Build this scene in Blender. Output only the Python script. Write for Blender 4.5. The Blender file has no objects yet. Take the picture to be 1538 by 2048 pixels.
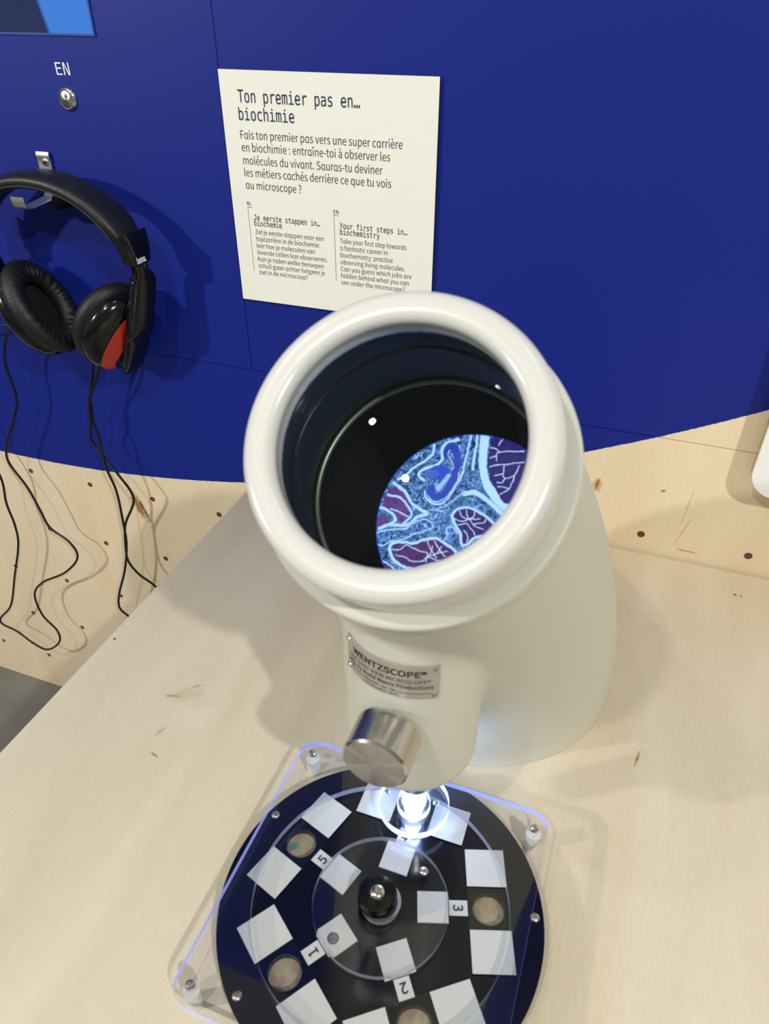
import bpy, bmesh, math, os
import numpy as np
from mathutils import Matrix, Vector, Euler

C = bpy.context.scene.collection
PI = math.pi
R = math.radians

# ------------------------------------------------------------------ camera
CAM_YAW, CAM_PITCH, CAM_ROLL = -0.351575, 0.617135, 0.002808
CAM_POS = Vector((0.069792, -0.658169, 0.476409))
F_PX = 1456.03
fw = Vector((math.sin(CAM_YAW)*math.cos(CAM_PITCH), math.cos(CAM_YAW)*math.cos(CAM_PITCH), -math.sin(CAM_PITCH)))
rt = Vector((math.cos(CAM_YAW), -math.sin(CAM_YAW), 0))
up = rt.cross(fw)
c_, s_ = math.cos(CAM_ROLL), math.sin(CAM_ROLL)
rt, up = c_*rt + s_*up, -s_*rt + c_*up
cam_data = bpy.data.cameras.new('camera')
cam_data.sensor_fit = 'VERTICAL'
cam_data.sensor_height = 36.0
cam_data.lens = F_PX/2048*36.0
cam_data.clip_start = 0.01
cam_data.dof.use_dof = True
cam_data.dof.focus_distance = 0.80
cam_data.dof.aperture_fstop = 14.0
cam = bpy.data.objects.new('camera', cam_data)
C.objects.link(cam)
cam.matrix_world = Matrix(((rt.x, up.x, -fw.x, CAM_POS.x), (rt.y, up.y, -fw.y, CAM_POS.y),
                           (rt.z, up.z, -fw.z, CAM_POS.z), (0, 0, 0, 1)))
bpy.context.scene.camera = cam

# ------------------------------------------------------------------ light and exposure
sc = bpy.context.scene
sc.view_settings.view_transform = 'Standard'
sc.view_settings.look = 'None'
sc.view_settings.gamma = 1.0
sc.view_settings.use_curve_mapping = False
sc.view_settings.exposure = 0.0

world = bpy.data.worlds.new('hall')
sc.world = world
world.use_nodes = True
wn = world.node_tree.nodes['Background']
wn.inputs[0].default_value = (1.0, 0.995, 0.97, 1)
wn.inputs[1].default_value = 0.215


def spot(name, loc, target, power, color, radius, angle=110):
    l = bpy.data.lights.new(name, 'SPOT')
    l.energy = power
    l.color = color
    l.shadow_soft_size = radius
    l.spot_size = R(angle)
    l.spot_blend = 0.6
    o = bpy.data.objects.new(name, l)
    C.objects.link(o)
    o.location = loc
    d = Vector(target) - Vector(loc)
    o.rotation_euler = d.to_track_quat('-Z', 'Y').to_euler()
    return o


AIM = Vector((-0.08, -0.28, 0.18))


def lamp_at(d, dist):
    return tuple(AIM + Vector(d).normalized()*dist)


SPOTS = [
    ('ceiling_spot', lamp_at((0.86, -0.82, 1.0), 2.6), AIM, 140, (1.0, 0.985, 0.945), 0.036),
    ('ceiling_spot', lamp_at((-0.20, -0.78, 1.0), 2.6), AIM, 62, (1.0, 0.99, 0.96), 0.045),
    ('ceiling_spot', lamp_at((-1.30, -1.0, 0.62), 2.6), AIM, 106, (1.0, 1.0, 0.99), 0.045),
    ('ceiling_spot', (-1.055, -1.173, 2.368), AIM, 16, (1.0, 1.0, 0.98), 0.045),
    ('ceiling_spot', (0.313, -0.499, 2.731), AIM, 10, (1.0, 0.99, 0.96), 0.045),
]
for a in SPOTS:
    spot(*a)

# ------------------------------------------------------------------ helpers


def lin(c):
    return tuple(((v/255)/12.92 if v/255 <= 0.04045 else ((v/255+0.055)/1.055)**2.4) for v in c)


def rgba(c):
    return (*lin(c), 1.0)


def mat(name, col, rough=0.5, metal=0.0, spec=0.5, coat=0.0, emit=None, estr=0.0, noise=0.0, nscale=40.0, bump=0.0, bscale=200.0, aniso=0.0):
    m = bpy.data.materials.new(name)
    m.use_nodes = True
    nt = m.node_tree
    b = nt.nodes['Principled BSDF']
    b.inputs['Base Color'].default_value = rgba(col)
    b.inputs['Roughness'].default_value = rough
    b.inputs['Metallic'].default_value = metal
    b.inputs['Specular IOR Level'].default_value = spec
    b.inputs['Coat Weight'].default_value = coat
    b.inputs['Coat Roughness'].default_value = 0.08
    b.inputs['Anisotropic'].default_value = aniso
    if emit:
        b.inputs['Emission Color'].default_value = rgba(emit)
        b.inputs['Emission Strength'].default_value = estr
    if noise or bump:
        tc = nt.nodes.new('ShaderNodeTexCoord')
        nz = nt.nodes.new('ShaderNodeTexNoise')
        nz.inputs['Scale'].default_value = nscale
        nz.inputs['Detail'].default_value = 5
        nt.links.new(tc.outputs['Object'], nz.inputs['Vector'])
        if noise:
            mx = nt.nodes.new('ShaderNodeMix')
            mx.data_type = 'RGBA'
            mx.inputs['A'].default_value = rgba([max(0, v*(1-noise)) for v in col])
            mx.inputs['B'].default_value = rgba([min(255, v*(1+noise)) for v in col])
            nt.links.new(nz.outputs['Fac'], mx.inputs['Factor'])
            nt.links.new(mx.outputs['Result'], b.inputs['Base Color'])
        if bump:
            n2 = nt.nodes.new('ShaderNodeTexNoise')
            n2.inputs['Scale'].default_value = bscale
            n2.inputs['Detail'].default_value = 4
            nt.links.new(tc.outputs['Object'], n2.inputs['Vector'])
            bp = nt.nodes.new('ShaderNodeBump')
            bp.inputs['Strength'].default_value = bump
            bp.inputs['Distance'].default_value = 0.001
            nt.links.new(n2.outputs['Fac'], bp.inputs['Height'])
            nt.links.new(bp.outputs['Normal'], b.inputs['Normal'])
    return m


def clear_mat(name, tint=(255, 255, 255), ior=1.45, rough=0.0, boost=1.0):
    m = bpy.data.materials.new(name)
    m.use_nodes = True
    nt = m.node_tree
    nt.nodes.clear()
    out = nt.nodes.new('ShaderNodeOutputMaterial')
    mx = nt.nodes.new('ShaderNodeMixShader')
    tr = nt.nodes.new('ShaderNodeBsdfTransparent')
    tr.inputs[0].default_value = rgba(tint)
    gl = nt.nodes.new('ShaderNodeBsdfGlossy')
    gl.inputs['Roughness'].default_value = rough
    gl.inputs[0].default_value = (boost, boost, boost, 1)
    lw = nt.nodes.new('ShaderNodeLayerWeight')
    lw.inputs[0].default_value = 0.5
    pw = nt.nodes.new('ShaderNodeMath')
    pw.operation = 'POWER'
    pw.inputs[1].default_value = 5.0
    nt.links.new(lw.outputs['Facing'], pw.inputs[0])
    f0 = ((ior-1)/(ior+1))**2
    ad = nt.nodes.new('ShaderNodeMath')
    ad.operation = 'MULTIPLY_ADD'
    ad.inputs[1].default_value = 1-f0
    ad.inputs[2].default_value = f0
    nt.links.new(pw.outputs[0], ad.inputs[0])
    nt.links.new(ad.outputs[0], mx.inputs[0])
    nt.links.new(tr.outputs[0], mx.inputs[1])
    nt.links.new(gl.outputs[0], mx.inputs[2])
    nt.links.new(mx.outputs[0], out.inputs[0])
    return m


def edge_mat(name, tint, emit, estr, fac=0.45):
    m = bpy.data.materials.new(name)
    m.use_nodes = True
    nt = m.node_tree
    b = nt.nodes['Principled BSDF']
    b.inputs['Base Color'].default_value = rgba(tint)
    b.inputs['Roughness'].default_value = 0.15
    b.inputs['Emission Color'].default_value = rgba(emit)
    b.inputs['Emission Strength'].default_value = estr
    out = nt.nodes['Material Output']
    mx = nt.nodes.new('ShaderNodeMixShader')
    mx.inputs[0].default_value = fac
    tr = nt.nodes.new('ShaderNodeBsdfTransparent')
    nt.links.new(tr.outputs[0], mx.inputs[1])
    nt.links.new(b.outputs[0], mx.inputs[2])
    nt.links.new(mx.outputs[0], out.inputs[0])
    return m


def mesh_of(name, verts, faces, mats=None, face_mats=None, smooth=True, angle=35):
    me = bpy.data.meshes.new(name)
    me.from_pydata([tuple(v) for v in verts], [], [tuple(f) for f in faces])
    if mats is not None:
        for m in (mats if isinstance(mats, (list, tuple)) else [mats]):
            me.materials.append(m)
    if face_mats is not None:
        for p, i in zip(me.polygons, face_mats):
            p.material_index = i
    me.validate()
    if smooth:
        me.shade_smooth()
        me.set_sharp_from_angle(angle=R(angle))
    me.update()
    return me


def obj(name, vf, mats, parent=None, smooth=True, angle=35, local=False, face_mats=None):
    me = mesh_of(name, vf[0], vf[1], mats, face_mats, smooth, angle)
    o = bpy.data.objects.new(name, me)
    C.objects.link(o)
    if parent is not None:
        o.parent = parent
        if not local and parent.type == 'EMPTY':
            o.matrix_parent_inverse = Matrix.Translation(-parent.location)
    return o


def thing(name, label, cat, loc, group=None, kind=None):
    o = bpy.data.objects.new(name, None)
    o.empty_display_size = 0.01
    C.objects.link(o)
    o.location = loc
    if label:
        o['label'] = label
    if cat:
        o['category'] = cat
    if group:
        o['group'] = group
    if kind:
        o['kind'] = kind
    return o


def join(*vfs):
    V, F = [], []
    for v, f in vfs:
        n = len(V)
        V += [tuple(x) for x in v]
        F += [tuple(i+n for i in q) for q in f]
    return V, F


def xf(vf, m):
    return [tuple(m @ Vector(v)) for v in vf[0]], vf[1]


def frame(o, e1, e2, e3):
    e1, e2, e3, o = Vector(e1), Vector(e2), Vector(e3), Vector(o)
    return Matrix(((e1.x, e2.x, e3.x, o.x), (e1.y, e2.y, e3.y, o.y), (e1.z, e2.z, e3.z, o.z), (0, 0, 0, 1)))


def lathe(prof, seg=96, closed=False, sx=1.0, sy=1.0):
    """prof: (r, z) list, revolved around z. r == 0 ends become poles."""
    V, F, rows = [], [], []
    for r, z in prof:
        if r < 1e-9:
            rows.append([len(V)])
            V.append((0, 0, z))
        else:
            rows.append(list(range(len(V), len(V)+seg)))
            for i in range(seg):
                a = 2*PI*i/seg
                V.append((r*sx*math.cos(a), r*sy*math.sin(a), z))
    n = len(rows)
    for k in range(n if closed else n-1):
        A, B = rows[k], rows[(k+1) % n]
        for i in range(seg):
            j = (i+1) % seg
            if len(A) == 1 and len(B) == 1:
                continue
            if len(A) == 1:
                F.append((A[0], B[j], B[i]))
            elif len(B) == 1:
                F.append((A[i], A[j], B[0]))
            else:
                F.append((A[i], A[j], B[j], B[i]))
    return V, F


def arc(cx, cy, r, a0, a1, n):
    return [(cx+r*math.cos(R(a0+(a1-a0)*i/n)), cy+r*math.sin(R(a0+(a1-a0)*i/n))) for i in range(n+1)]


def box(x0, x1, y0, y1, z0, z1, bev=0.0, seg=3):
    bm = bmesh.new()
    bmesh.ops.create_cube(bm, size=1)
    for v in bm.verts:
        v.co = Vector(((x0+x1)/2+v.co.x*(x1-x0), (y0+y1)/2+v.co.y*(y1-y0), (z0+z1)/2+v.co.z*(z1-z0)))
    if bev:
        bmesh.ops.bevel(bm, geom=bm.edges[:], offset=bev, segments=seg, profile=0.5, affect='EDGES')
    bm.verts.index_update()
    V = [tuple(v.co) for v in bm.verts]
    F = [tuple(v.index for v in f.verts) for f in bm.faces]
    bm.free()
    return V, F


def rrect(w, h, r, n=8):
    pts = []
    for cx, cy, a0 in ((w/2-r, h/2-r, 0), (-w/2+r, h/2-r, 90), (-w/2+r, -h/2+r, 180), (w/2-r, -h/2+r, 270)):
        pts += arc(cx, cy, r, a0, a0+90, n)
    return pts


def prism(outline, z0, z1, bev=0.0):
    """extrude a convex outline with an optional chamfer on both rims."""
    n = len(outline)
    cx = sum(p[0] for p in outline)/n
    cy = sum(p[1] for p in outline)/n
    V, F = [], []
    if bev:
        ext = max(max(abs(p[0]-cx), abs(p[1]-cy)) for p in outline)
        k = 1-bev/ext
        lv = [(z0, k), (z0+bev, 1), (z1-bev, 1), (z1, k)]
    else:
        lv = [(z0, 1), (z1, 1)]
    for z, k in lv:
        V += [(cx+(p[0]-cx)*k, cy+(p[1]-cy)*k, z) for p in outline]
    for l in range(len(lv)-1):
        for i in range(n):
            j = (i+1) % n
            F.append((l*n+i, l*n+j, (l+1)*n+j, (l+1)*n+i))
    F.append(tuple(range(n-1, -1, -1)))
    F.append(tuple(range((len(lv)-1)*n, len(lv)*n)))
    return V, F


def catmull(pts, n=8):
    P = [Vector(p) for p in pts]
    P = [2*P[0]-P[1]] + P + [2*P[-1]-P[-2]]
    out = []
    for i in range(1, len(P)-2):
        for k in range(n):
            t = k/n
            out.append(0.5*((2*P[i]) + (P[i+1]-P[i-1])*t + (2*P[i-1]-5*P[i]+4*P[i+1]-P[i+2])*t*t
                            + (3*P[i]-P[i-1]-3*P[i+1]+P[i+2])*t**3))
    out.append(P[-2])
    return out


def sweep(path, section, side=None, cap=True, scale=None):
    """sweep a closed 2-D section (a, b) along path; a runs along `side`, b along tangent x side."""
    V, F = [], []
    m = len(section)
    P = [Vector(p) for p in path]
    prev = None
    for i, p in enumerate(P):
        t = (P[min(i+1, len(P)-1)]-P[max(i-1, 0)]).normalized()
        if side is not None:
            s = Vector(side)
            s = (s-t*s.dot(t)).normalized()
        else:
            if prev is None:
                s = t.orthogonal().normalized()
            else:
                s = (prev-t*prev.dot(t)).normalized()
            prev = s
        b = t.cross(s)
        k = scale(i/(len(P)-1)) if scale else (1, 1)
        for q in section:
            V.append(p+s*q[0]*k[0]+b*q[1]*k[1])
    for i in range(len(P)-1):
        for j in range(m):
            k = (j+1) % m
            F.append((i*m+j, i*m+k, (i+1)*m+k, (i+1)*m+j))
    if cap:
        F.append(tuple(range(m-1, -1, -1)))
        F.append(tuple(range((len(P)-1)*m, len(P)*m)))
    return V, F


def tube(path, r, seg=10):
    return sweep(path, [(r*math.cos(2*PI*i/seg), r*math.sin(2*PI*i/seg)) for i in range(seg)])


def superell(a, b, e=2.6, n=28):
    out = []
    for i in range(n):
        t = 2*PI*i/n
        c, s = math.cos(t), math.sin(t)
        out.append((a*math.copysign(abs(c)**(2/e), c), b*math.copysign(abs(s)**(2/e), s)))
    return out


def fill2d(loops, z0, z1, res=1):
    """extruded flat shape with holes, from closed loops (first is the outline)."""
    cu = bpy.data.curves.new('shape', 'CURVE')
    cu.dimensions = '2D'
    cu.fill_mode = 'BOTH'
    cu.extrude = (z1-z0)/2
    for lp in loops:
        s = cu.splines.new('POLY')
        s.points.add(len(lp)-1)
        for q, p in zip(s.points, lp):
            q.co = (p[0], p[1], 0, 1)
        s.use_cyclic_u = True
    o = bpy.data.objects.new('shape', cu)
    C.objects.link(o)
    me = bpy.data.meshes.new_from_object(o.evaluated_get(bpy.context.evaluated_depsgraph_get()))
    V = [(v.co.x, v.co.y, v.co.z+(z0+z1)/2) for v in me.vertices]
    F = [tuple(p.vertices) for p in me.polygons]
    bpy.data.objects.remove(o)
    bpy.data.curves.remove(cu)
    bpy.data.meshes.remove(me)
    return V, F


def circle(cx, cy, r, n=96):
    return [(cx+r*math.cos(2*PI*i/n), cy+r*math.sin(2*PI*i/n)) for i in range(n)]


# fonts that come with Blender itself, else its built-in one
def load_font(fn):
    try:
        return bpy.data.fonts.load(os.path.join(bpy.utils.system_resource('DATAFILES', path='fonts'), fn))
    except Exception:
        return None


MONO = load_font('DejaVuSansMono.woff2')
SANS = load_font('Noto Sans CJK Regular.woff2')


def text(body, font, x, y, width=None, height=None, thin=0.0, cap='H'):
    """flat lettering in the XY plane: baseline start at (x, y), fitted to width and cap height (world units)."""
    def build(s):
        cu = bpy.data.curves.new('t', 'FONT')
        cu.body = s
        if font:
            cu.font = font
        cu.size = 1.0
        cu.fill_mode = 'FRONT'
        cu.resolution_u = 4
        cu.offset = thin
        o = bpy.data.objects.new('t', cu)
        C.objects.link(o)
        me = bpy.data.meshes.new_from_object(o.evaluated_get(bpy.context.evaluated_depsgraph_get()))
        V = [tuple(v.co) for v in me.vertices]
        F = [tuple(p.vertices) for p in me.polygons]
        bpy.data.objects.remove(o)
        bpy.data.curves.remove(cu)
        bpy.data.meshes.remove(me)
        return V, F
    V, F = build(body)
    x0 = min(v[0] for v in V)
    x1 = max(v[0] for v in V)
    capV, _ = build(cap)
    ch = max(v[1] for v in capV)
    sy = height/ch
    sx = width/(x1-x0) if width else sy
    return [(x+(v[0]-x0)*sx, y+v[1]*sy, 0) for v in V], F


def to_wall(vf, y):
    return [(v[0], y, v[1]) for v in vf[0]], vf[1]


# ------------------------------------------------------------------ materials
def marks_nodes(nt, coord, col_socket, marks, axes='XY'):
    """mix small elliptical stains of the surface into col_socket. mark = (x, y, rx, ry, rot, colour, strength)"""
    sep = nt.nodes.new('ShaderNodeSeparateXYZ')
    nt.links.new(coord, sep.inputs[0])
    nz = nt.nodes.new('ShaderNodeTexNoise')
    nz.inputs['Scale'].default_value = 160
    nz.inputs['Detail'].default_value = 4
    nt.links.new(coord, nz.inputs['Vector'])

    def M(op, a, b=None, clamp=False):
        n = nt.nodes.new('ShaderNodeMath')
        n.operation = op
        n.use_clamp = clamp
        for i, q in enumerate((a, b)):
            if q is None:
                continue
            if isinstance(q, (int, float)):
                n.inputs[i].default_value = q
            else:
                nt.links.new(q, n.inputs[i])
        return n.outputs[0]
    U, W = sep.outputs[axes[0]], sep.outputs[axes[1]]
    for (x, y, rx, ry, rot, col, st) in marks:
        dx, dy = M('SUBTRACT', U, x), M('SUBTRACT', W, y)
        c, s = math.cos(R(rot)), math.sin(R(rot))
        a = M('DIVIDE', M('ADD', M('MULTIPLY', dx, c), M('MULTIPLY', dy, s)), rx)
        b = M('DIVIDE', M('SUBTRACT', M('MULTIPLY', dy, c), M('MULTIPLY', dx, s)), ry)
        d = M('SQRT', M('ADD', M('MULTIPLY', a, a), M('MULTIPLY', b, b)))
        d = M('ADD', d, M('MULTIPLY', M('SUBTRACT', nz.outputs['Fac'], 0.5), 1.6))
        f = M('MULTIPLY', M('SUBTRACT', 1.0, d, True), 2.0, True)
        f = M('MULTIPLY', f, st)
        mx = nt.nodes.new('ShaderNodeMix')
        mx.data_type = 'RGBA'
        nt.links.new(f, mx.inputs['Factor'])
        nt.links.new(col_socket, mx.inputs['A'])
        mx.inputs['B'].default_value = rgba(col)
        col_socket = mx.outputs['Result']
    return col_socket


def wood_mat(name, c0, c1, c2, stretch, marks=(), axes='XY', paint=None, rough=0.45):
    m = bpy.data.materials.new(name)
    m.use_nodes = True
    nt = m.node_tree
    b = nt.nodes['Principled BSDF']
    tc = nt.nodes.new('ShaderNodeTexCoord')
    co = tc.outputs['Object']
    mp = nt.nodes.new('ShaderNodeMapping')
    mp.inputs['Scale'].default_value = stretch
    nt.links.new(co, mp.inputs['Vector'])
    n1 = nt.nodes.new('ShaderNodeTexNoise')
    n1.inputs['Scale'].default_value = 2.2
    n1.inputs['Detail'].default_value = 6
    n1.inputs['Distortion'].default_value = 1.2
    nt.links.new(mp.outputs[0], n1.inputs['Vector'])
    r1 = nt.nodes.new('ShaderNodeValToRGB')
    e = r1.color_ramp.elements
    e[0].position, e[0].color = 0.3, rgba(c0)
    e[1].position, e[1].color = 0.72, rgba(c2)
    q = e.new(0.5)
    q.color = rgba(c1)
    nt.links.new(n1.outputs['Fac'], r1.inputs[0])
    # fine flecks along the grain
    mp2 = nt.nodes.new('ShaderNodeMapping')
    mp2.inputs['Scale'].default_value = [v*14 for v in stretch]
    nt.links.new(co, mp2.inputs['Vector'])
    n2 = nt.nodes.new('ShaderNodeTexNoise')
    n2.inputs['Scale'].default_value = 6
    n2.inputs['Detail'].default_value = 3
    nt.links.new(mp2.outputs[0], n2.inputs['Vector'])
    r2 = nt.nodes.new('ShaderNodeValToRGB')
    r2.color_ramp.elements[0].position = 0.25
    r2.color_ramp.elements[0].color = (0.955, 0.945, 0.93, 1)
    r2.color_ramp.elements[1].position = 0.62
    r2.color_ramp.elements[1].color = (1, 1, 1, 1)
    nt.links.new(n2.outputs['Fac'], r2.inputs[0])
    mx = nt.nodes.new('ShaderNodeMix')
    mx.data_type = 'RGBA'
    mx.blend_type = 'MULTIPLY'
    mx.inputs['Factor'].default_value = 1.0
    nt.links.new(r1.outputs[0], mx.inputs['A'])
    nt.links.new(r2.outputs[0], mx.inputs['B'])
    col = mx.outputs['Result']
    if marks:
        col = marks_nodes(nt, co, col, marks, axes)
    rsock = None
    if paint:
        cx, cz, rad, pc0, pc1 = paint
        sep = nt.nodes.new('ShaderNodeSeparateXYZ')
        nt.links.new(co, sep.inputs[0])
        cb = nt.nodes.new('ShaderNodeCombineXYZ')
        nt.links.new(sep.outputs['X'], cb.inputs['X'])
        nt.links.new(sep.outputs['Z'], cb.inputs['Z'])
        vs = nt.nodes.new('ShaderNodeVectorMath')
        vs.operation = 'DISTANCE'
        vs.inputs[1].default_value = (cx, 0, cz)
        nt.links.new(cb.outputs[0], vs.inputs[0])
        en = nt.nodes.new('ShaderNodeTexNoise')
        en.inputs['Scale'].default_value = 180
        en.inputs['Detail'].default_value = 3
        nt.links.new(co, en.inputs['Vector'])
        ma = nt.nodes.new('ShaderNodeMath')
        ma.operation = 'MULTIPLY_ADD'
        ma.inputs[1].default_value = 0.0016
        nt.links.new(en.outputs['Fac'], ma.inputs[0])
        nt.links.new(vs.outputs['Value'], ma.inputs[2])
        lt = nt.nodes.new('ShaderNodeMapRange')
        lt.inputs['From Min'].default_value = rad+0.0010
        lt.inputs['From Max'].default_value = rad+0.0004
        nt.links.new(ma.outputs[0], lt.inputs['Value'])
        pn = nt.nodes.new('ShaderNodeTexNoise')
        pn.inputs['Scale'].default_value = 5
        nt.links.new(co, pn.inputs['Vector'])
        pm = nt.nodes.new('ShaderNodeMix')
        pm.data_type = 'RGBA'
        pm.inputs['A'].default_value = rgba(pc0)
        pm.inputs['B'].default_value = rgba(pc1)
        nt.links.new(pn.outputs['Fac'], pm.inputs['Factor'])
        fm = nt.nodes.new('ShaderNodeMix')
        fm.data_type = 'RGBA'
        nt.links.new(lt.outputs[0], fm.inputs['Factor'])
        nt.links.new(col, fm.inputs['A'])
        nt.links.new(pm.outputs['Result'], fm.inputs['B'])
        col = fm.outputs['Result']
    nt.links.new(col, b.inputs['Base Color'])
    b.inputs['Roughness'].default_value = rough
    b.inputs['Specular IOR Level'].default_value = 0.3
    bp = nt.nodes.new('ShaderNodeBump')
    bp.inputs['Strength'].default_value = 0.06
    bp.inputs['Distance'].default_value = 0.0006
    nt.links.new(n2.outputs['Fac'], bp.inputs['Height'])
    nt.links.new(bp.outputs['Normal'], b.inputs['Normal'])
    return m


BR = (120, 84, 48)
WALL_MARKS = [
    (-0.5345, -0.100, 0.0075, 0.032, 20, (150, 100, 45), 0.9),
    (-0.5260, -0.104, 0.003, 0.026, 20, (85, 55, 30), 0.8),
    (0.0590, 0.070, 0.006, 0.010, 0, (190, 150, 90), 0.7),
    (0.0590, 0.070, 0.0016, 0.008, -10, (120, 85, 45), 0.8),
    (0.1480, 0.064, 0.0010, 0.030, -4, (190, 158, 116), 0.5),
    (0.1500, 0.034, 0.0010, 0.020, -16, (180, 148, 108), 0.5),
    (0.1215, 0.077, 0.0030, 0.0022, 30, (130, 95, 70), 0.8),
    (0.1580, 0.0115, 0.014, 0.0008, 0, (150, 115, 80), 0.8),
    (-0.690, 0.0, 0.0, 0.0, 0, BR, 0.0),
]
WALL_MARKS = [m for m in WALL_MARKS if m[6] > 0]
TABLE_MARKS = [
    (-0.226, -0.333, 0.016, 0.008, 30, (196, 174, 144), 0.5),
    (-0.236, -0.338, 0.008, 0.0018, 15, (150, 128, 104), 0.6),
    (-0.222, -0.322, 0.006, 0.0018, 40, (165, 140, 112), 0.6),
    (-0.206, -0.352, 0.018, 0.013, 30, (224, 214, 200), 0.45),
    (-0.216, -0.392, 0.005, 0.0014, -20, (130, 110, 92), 0.7),
    (-0.224, -0.372, 0.002, 0.008, -20, (170, 150, 125), 0.5),
    (0.2075, -0.0395, 0.0022, 0.0016, 0, (80, 60, 48), 1.0),
    (0.2130, -0.0398, 0.0018, 0.0014, 0, (80, 60, 48), 1.0),
    (0.133, -0.266, 0.0014, 0.010, -12, (165, 125, 78), 0.9),
    (0.083, -0.118, 0.003, 0.002, 0, (170, 140, 105), 0.7),
    (-0.322, -0.300, 0.0016, 0.0014, 0, (70, 55, 45), 1.0),
]
M_wall = wood_mat('painted_plywood', (229, 209, 172), (233, 215, 181), (237, 220, 187), (5.0, 5.0, 0.9),
                  WALL_MARKS, 'XZ', paint=(-0.732, 1.844, 1.90327, (10, 31, 124), (15, 35, 133)), rough=0.5)
M_table = wood_mat('birch_plywood', (212, 198, 170), (218, 205, 178), (224, 212, 187), (5.0, 1.0, 5.0), TABLE_MARKS, 'XY', rough=0.42)
M_ply_edge = wood_mat('plywood_edge', (170, 135, 92), (196, 162, 116), (214, 186, 142), (2, 2, 60))
M_floor = mat('concrete', (112, 110, 103), 0.8, noise=0.22, nscale=7, bump=0.1, bscale=60)
M_gap = mat('seam_shadow_board', (70, 48, 34), 0.9)
M_sign = mat('sign_board', (240, 240, 226), 0.45, spec=0.3, noise=0.01)
M_ink = mat('dark_ink', (52, 50, 66), 0.6, spec=0.2)
M_title = mat('title_ink', (58, 56, 84), 0.6, spec=0.2)
M_white_ink = mat('white_vinyl', (238, 236, 232), 0.5)
M_sign_edge = mat('sign_core', (40, 38, 42), 0.6)
M_steel = mat('brushed_steel', (196, 194, 188), 0.24, 1.0, aniso=0.6)


def brushed(name, col, axis):
    m = mat(name, col, 0.34, 1.0, aniso=0.9)
    nt = m.node_tree
    tg = nt.nodes.new('ShaderNodeTangent')
    tg.direction_type = 'RADIAL'
    tg.axis = axis
    nt.links.new(tg.outputs[0], nt.nodes['Principled BSDF'].inputs['Tangent'])
    return m


M_turned = brushed('turned_steel', (184, 182, 176), 'Y')
M_steel2 = mat('satin_steel', (190, 182, 168), 0.35, 1.0)
M_alu = mat('aluminium', (214, 214, 210), 0.38, 1.0)
M_screw = mat('zinc_screw', (215, 205, 190), 0.22, 1.0)
M_slot = mat('screw_recess', (60, 52, 44), 0.5, 0.8)
M_ring = mat('gloss_white_plastic', (214, 213, 203), 0.2, spec=0.5)
M_body = mat('greige_paint', (204, 204, 188), 0.42, spec=0.4, bump=0.03, bscale=900)
M_black = mat('black_inside', (6, 7, 10), 0.45, spec=0.25)
M_cell = mat('lens_cell_black', (30, 36, 44), 0.28, 0.7)
M_disc = mat('black_acrylic', (10, 11, 20), 0.12, spec=0.5)
M_knob = mat('black_knob_plastic', (9, 9, 9), 0.2, spec=0.5)
M_leather = mat('black_leather', (20, 20, 20), 0.42, spec=0.5, bump=0.25, bscale=700)
M_cushion = mat('worn_leather', (17, 17, 18), 0.5, spec=0.5, noise=0.4, nscale=300, bump=0.5, bscale=450)
M_gloss = mat('gloss_black_plastic', (12, 12, 13), 0.16, spec=0.5)
M_matteblk = mat('matte_black_plastic', (14, 14, 15), 0.5, spec=0.4)
M_cloth = mat('speaker_cloth', (11, 11, 13), 0.9, bump=0.3, bscale=1500)
M_red = mat('red_plastic', (196, 50, 38), 0.33, spec=0.5)
M_cable = mat('black_cable', (13, 13, 15), 0.35, spec=0.5)
M_stitch = mat('grey_thread', (52, 52, 50), 0.8)
M_hole = mat('drilled_hole', (84, 58, 44), 0.8, noise=0.35, nscale=300)
M_label = mat('white_label', (190, 192, 186), 0.5, spec=0.3)
M_pad = mat('white_pad', (204, 203, 194), 0.6, spec=0.3)
M_nylon = mat('white_nylon', (226, 226, 214), 0.45)
M_panel = mat('white_board', (240, 240, 236), 0.4)
M_clear = clear_mat('clear_acrylic', (250, 251, 253))
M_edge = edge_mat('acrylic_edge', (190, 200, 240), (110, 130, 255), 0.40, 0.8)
M_edge_soft = edge_mat('acrylic_rim', (170, 174, 190), (150, 160, 220), 0.03, 0.55)
M_glow_edge = edge_mat('lit_acrylic_edge', (225, 232, 255), (150, 175, 255), 2.2, 0.85)
M_lens = clear_mat('lens_glass', (242, 246, 250), ior=1.28)
M_slide = clear_mat('slide_glass', (240, 246, 244), ior=1.45)
M_led = mat('led_glow', (235, 242, 255), 0.3, emit=(176, 198, 255), estr=3.2)
M_plate = mat('engraved_aluminium', (176, 170, 158), 0.42, 0.35)

# ------------------------------------------------------------------ structure: wall, floor
wall = thing('wall_back', None, None, (-0.3, 0, 0), kind='structure')
G = 0.0004
SX, SZ = -0.3300, 0.1346


def wall_panel(x0, x1, z0, z1):
    obj('panel', box(x0, x1, 0, 0.018, z0, z1), M_wall, wall, smooth=False)


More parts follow.
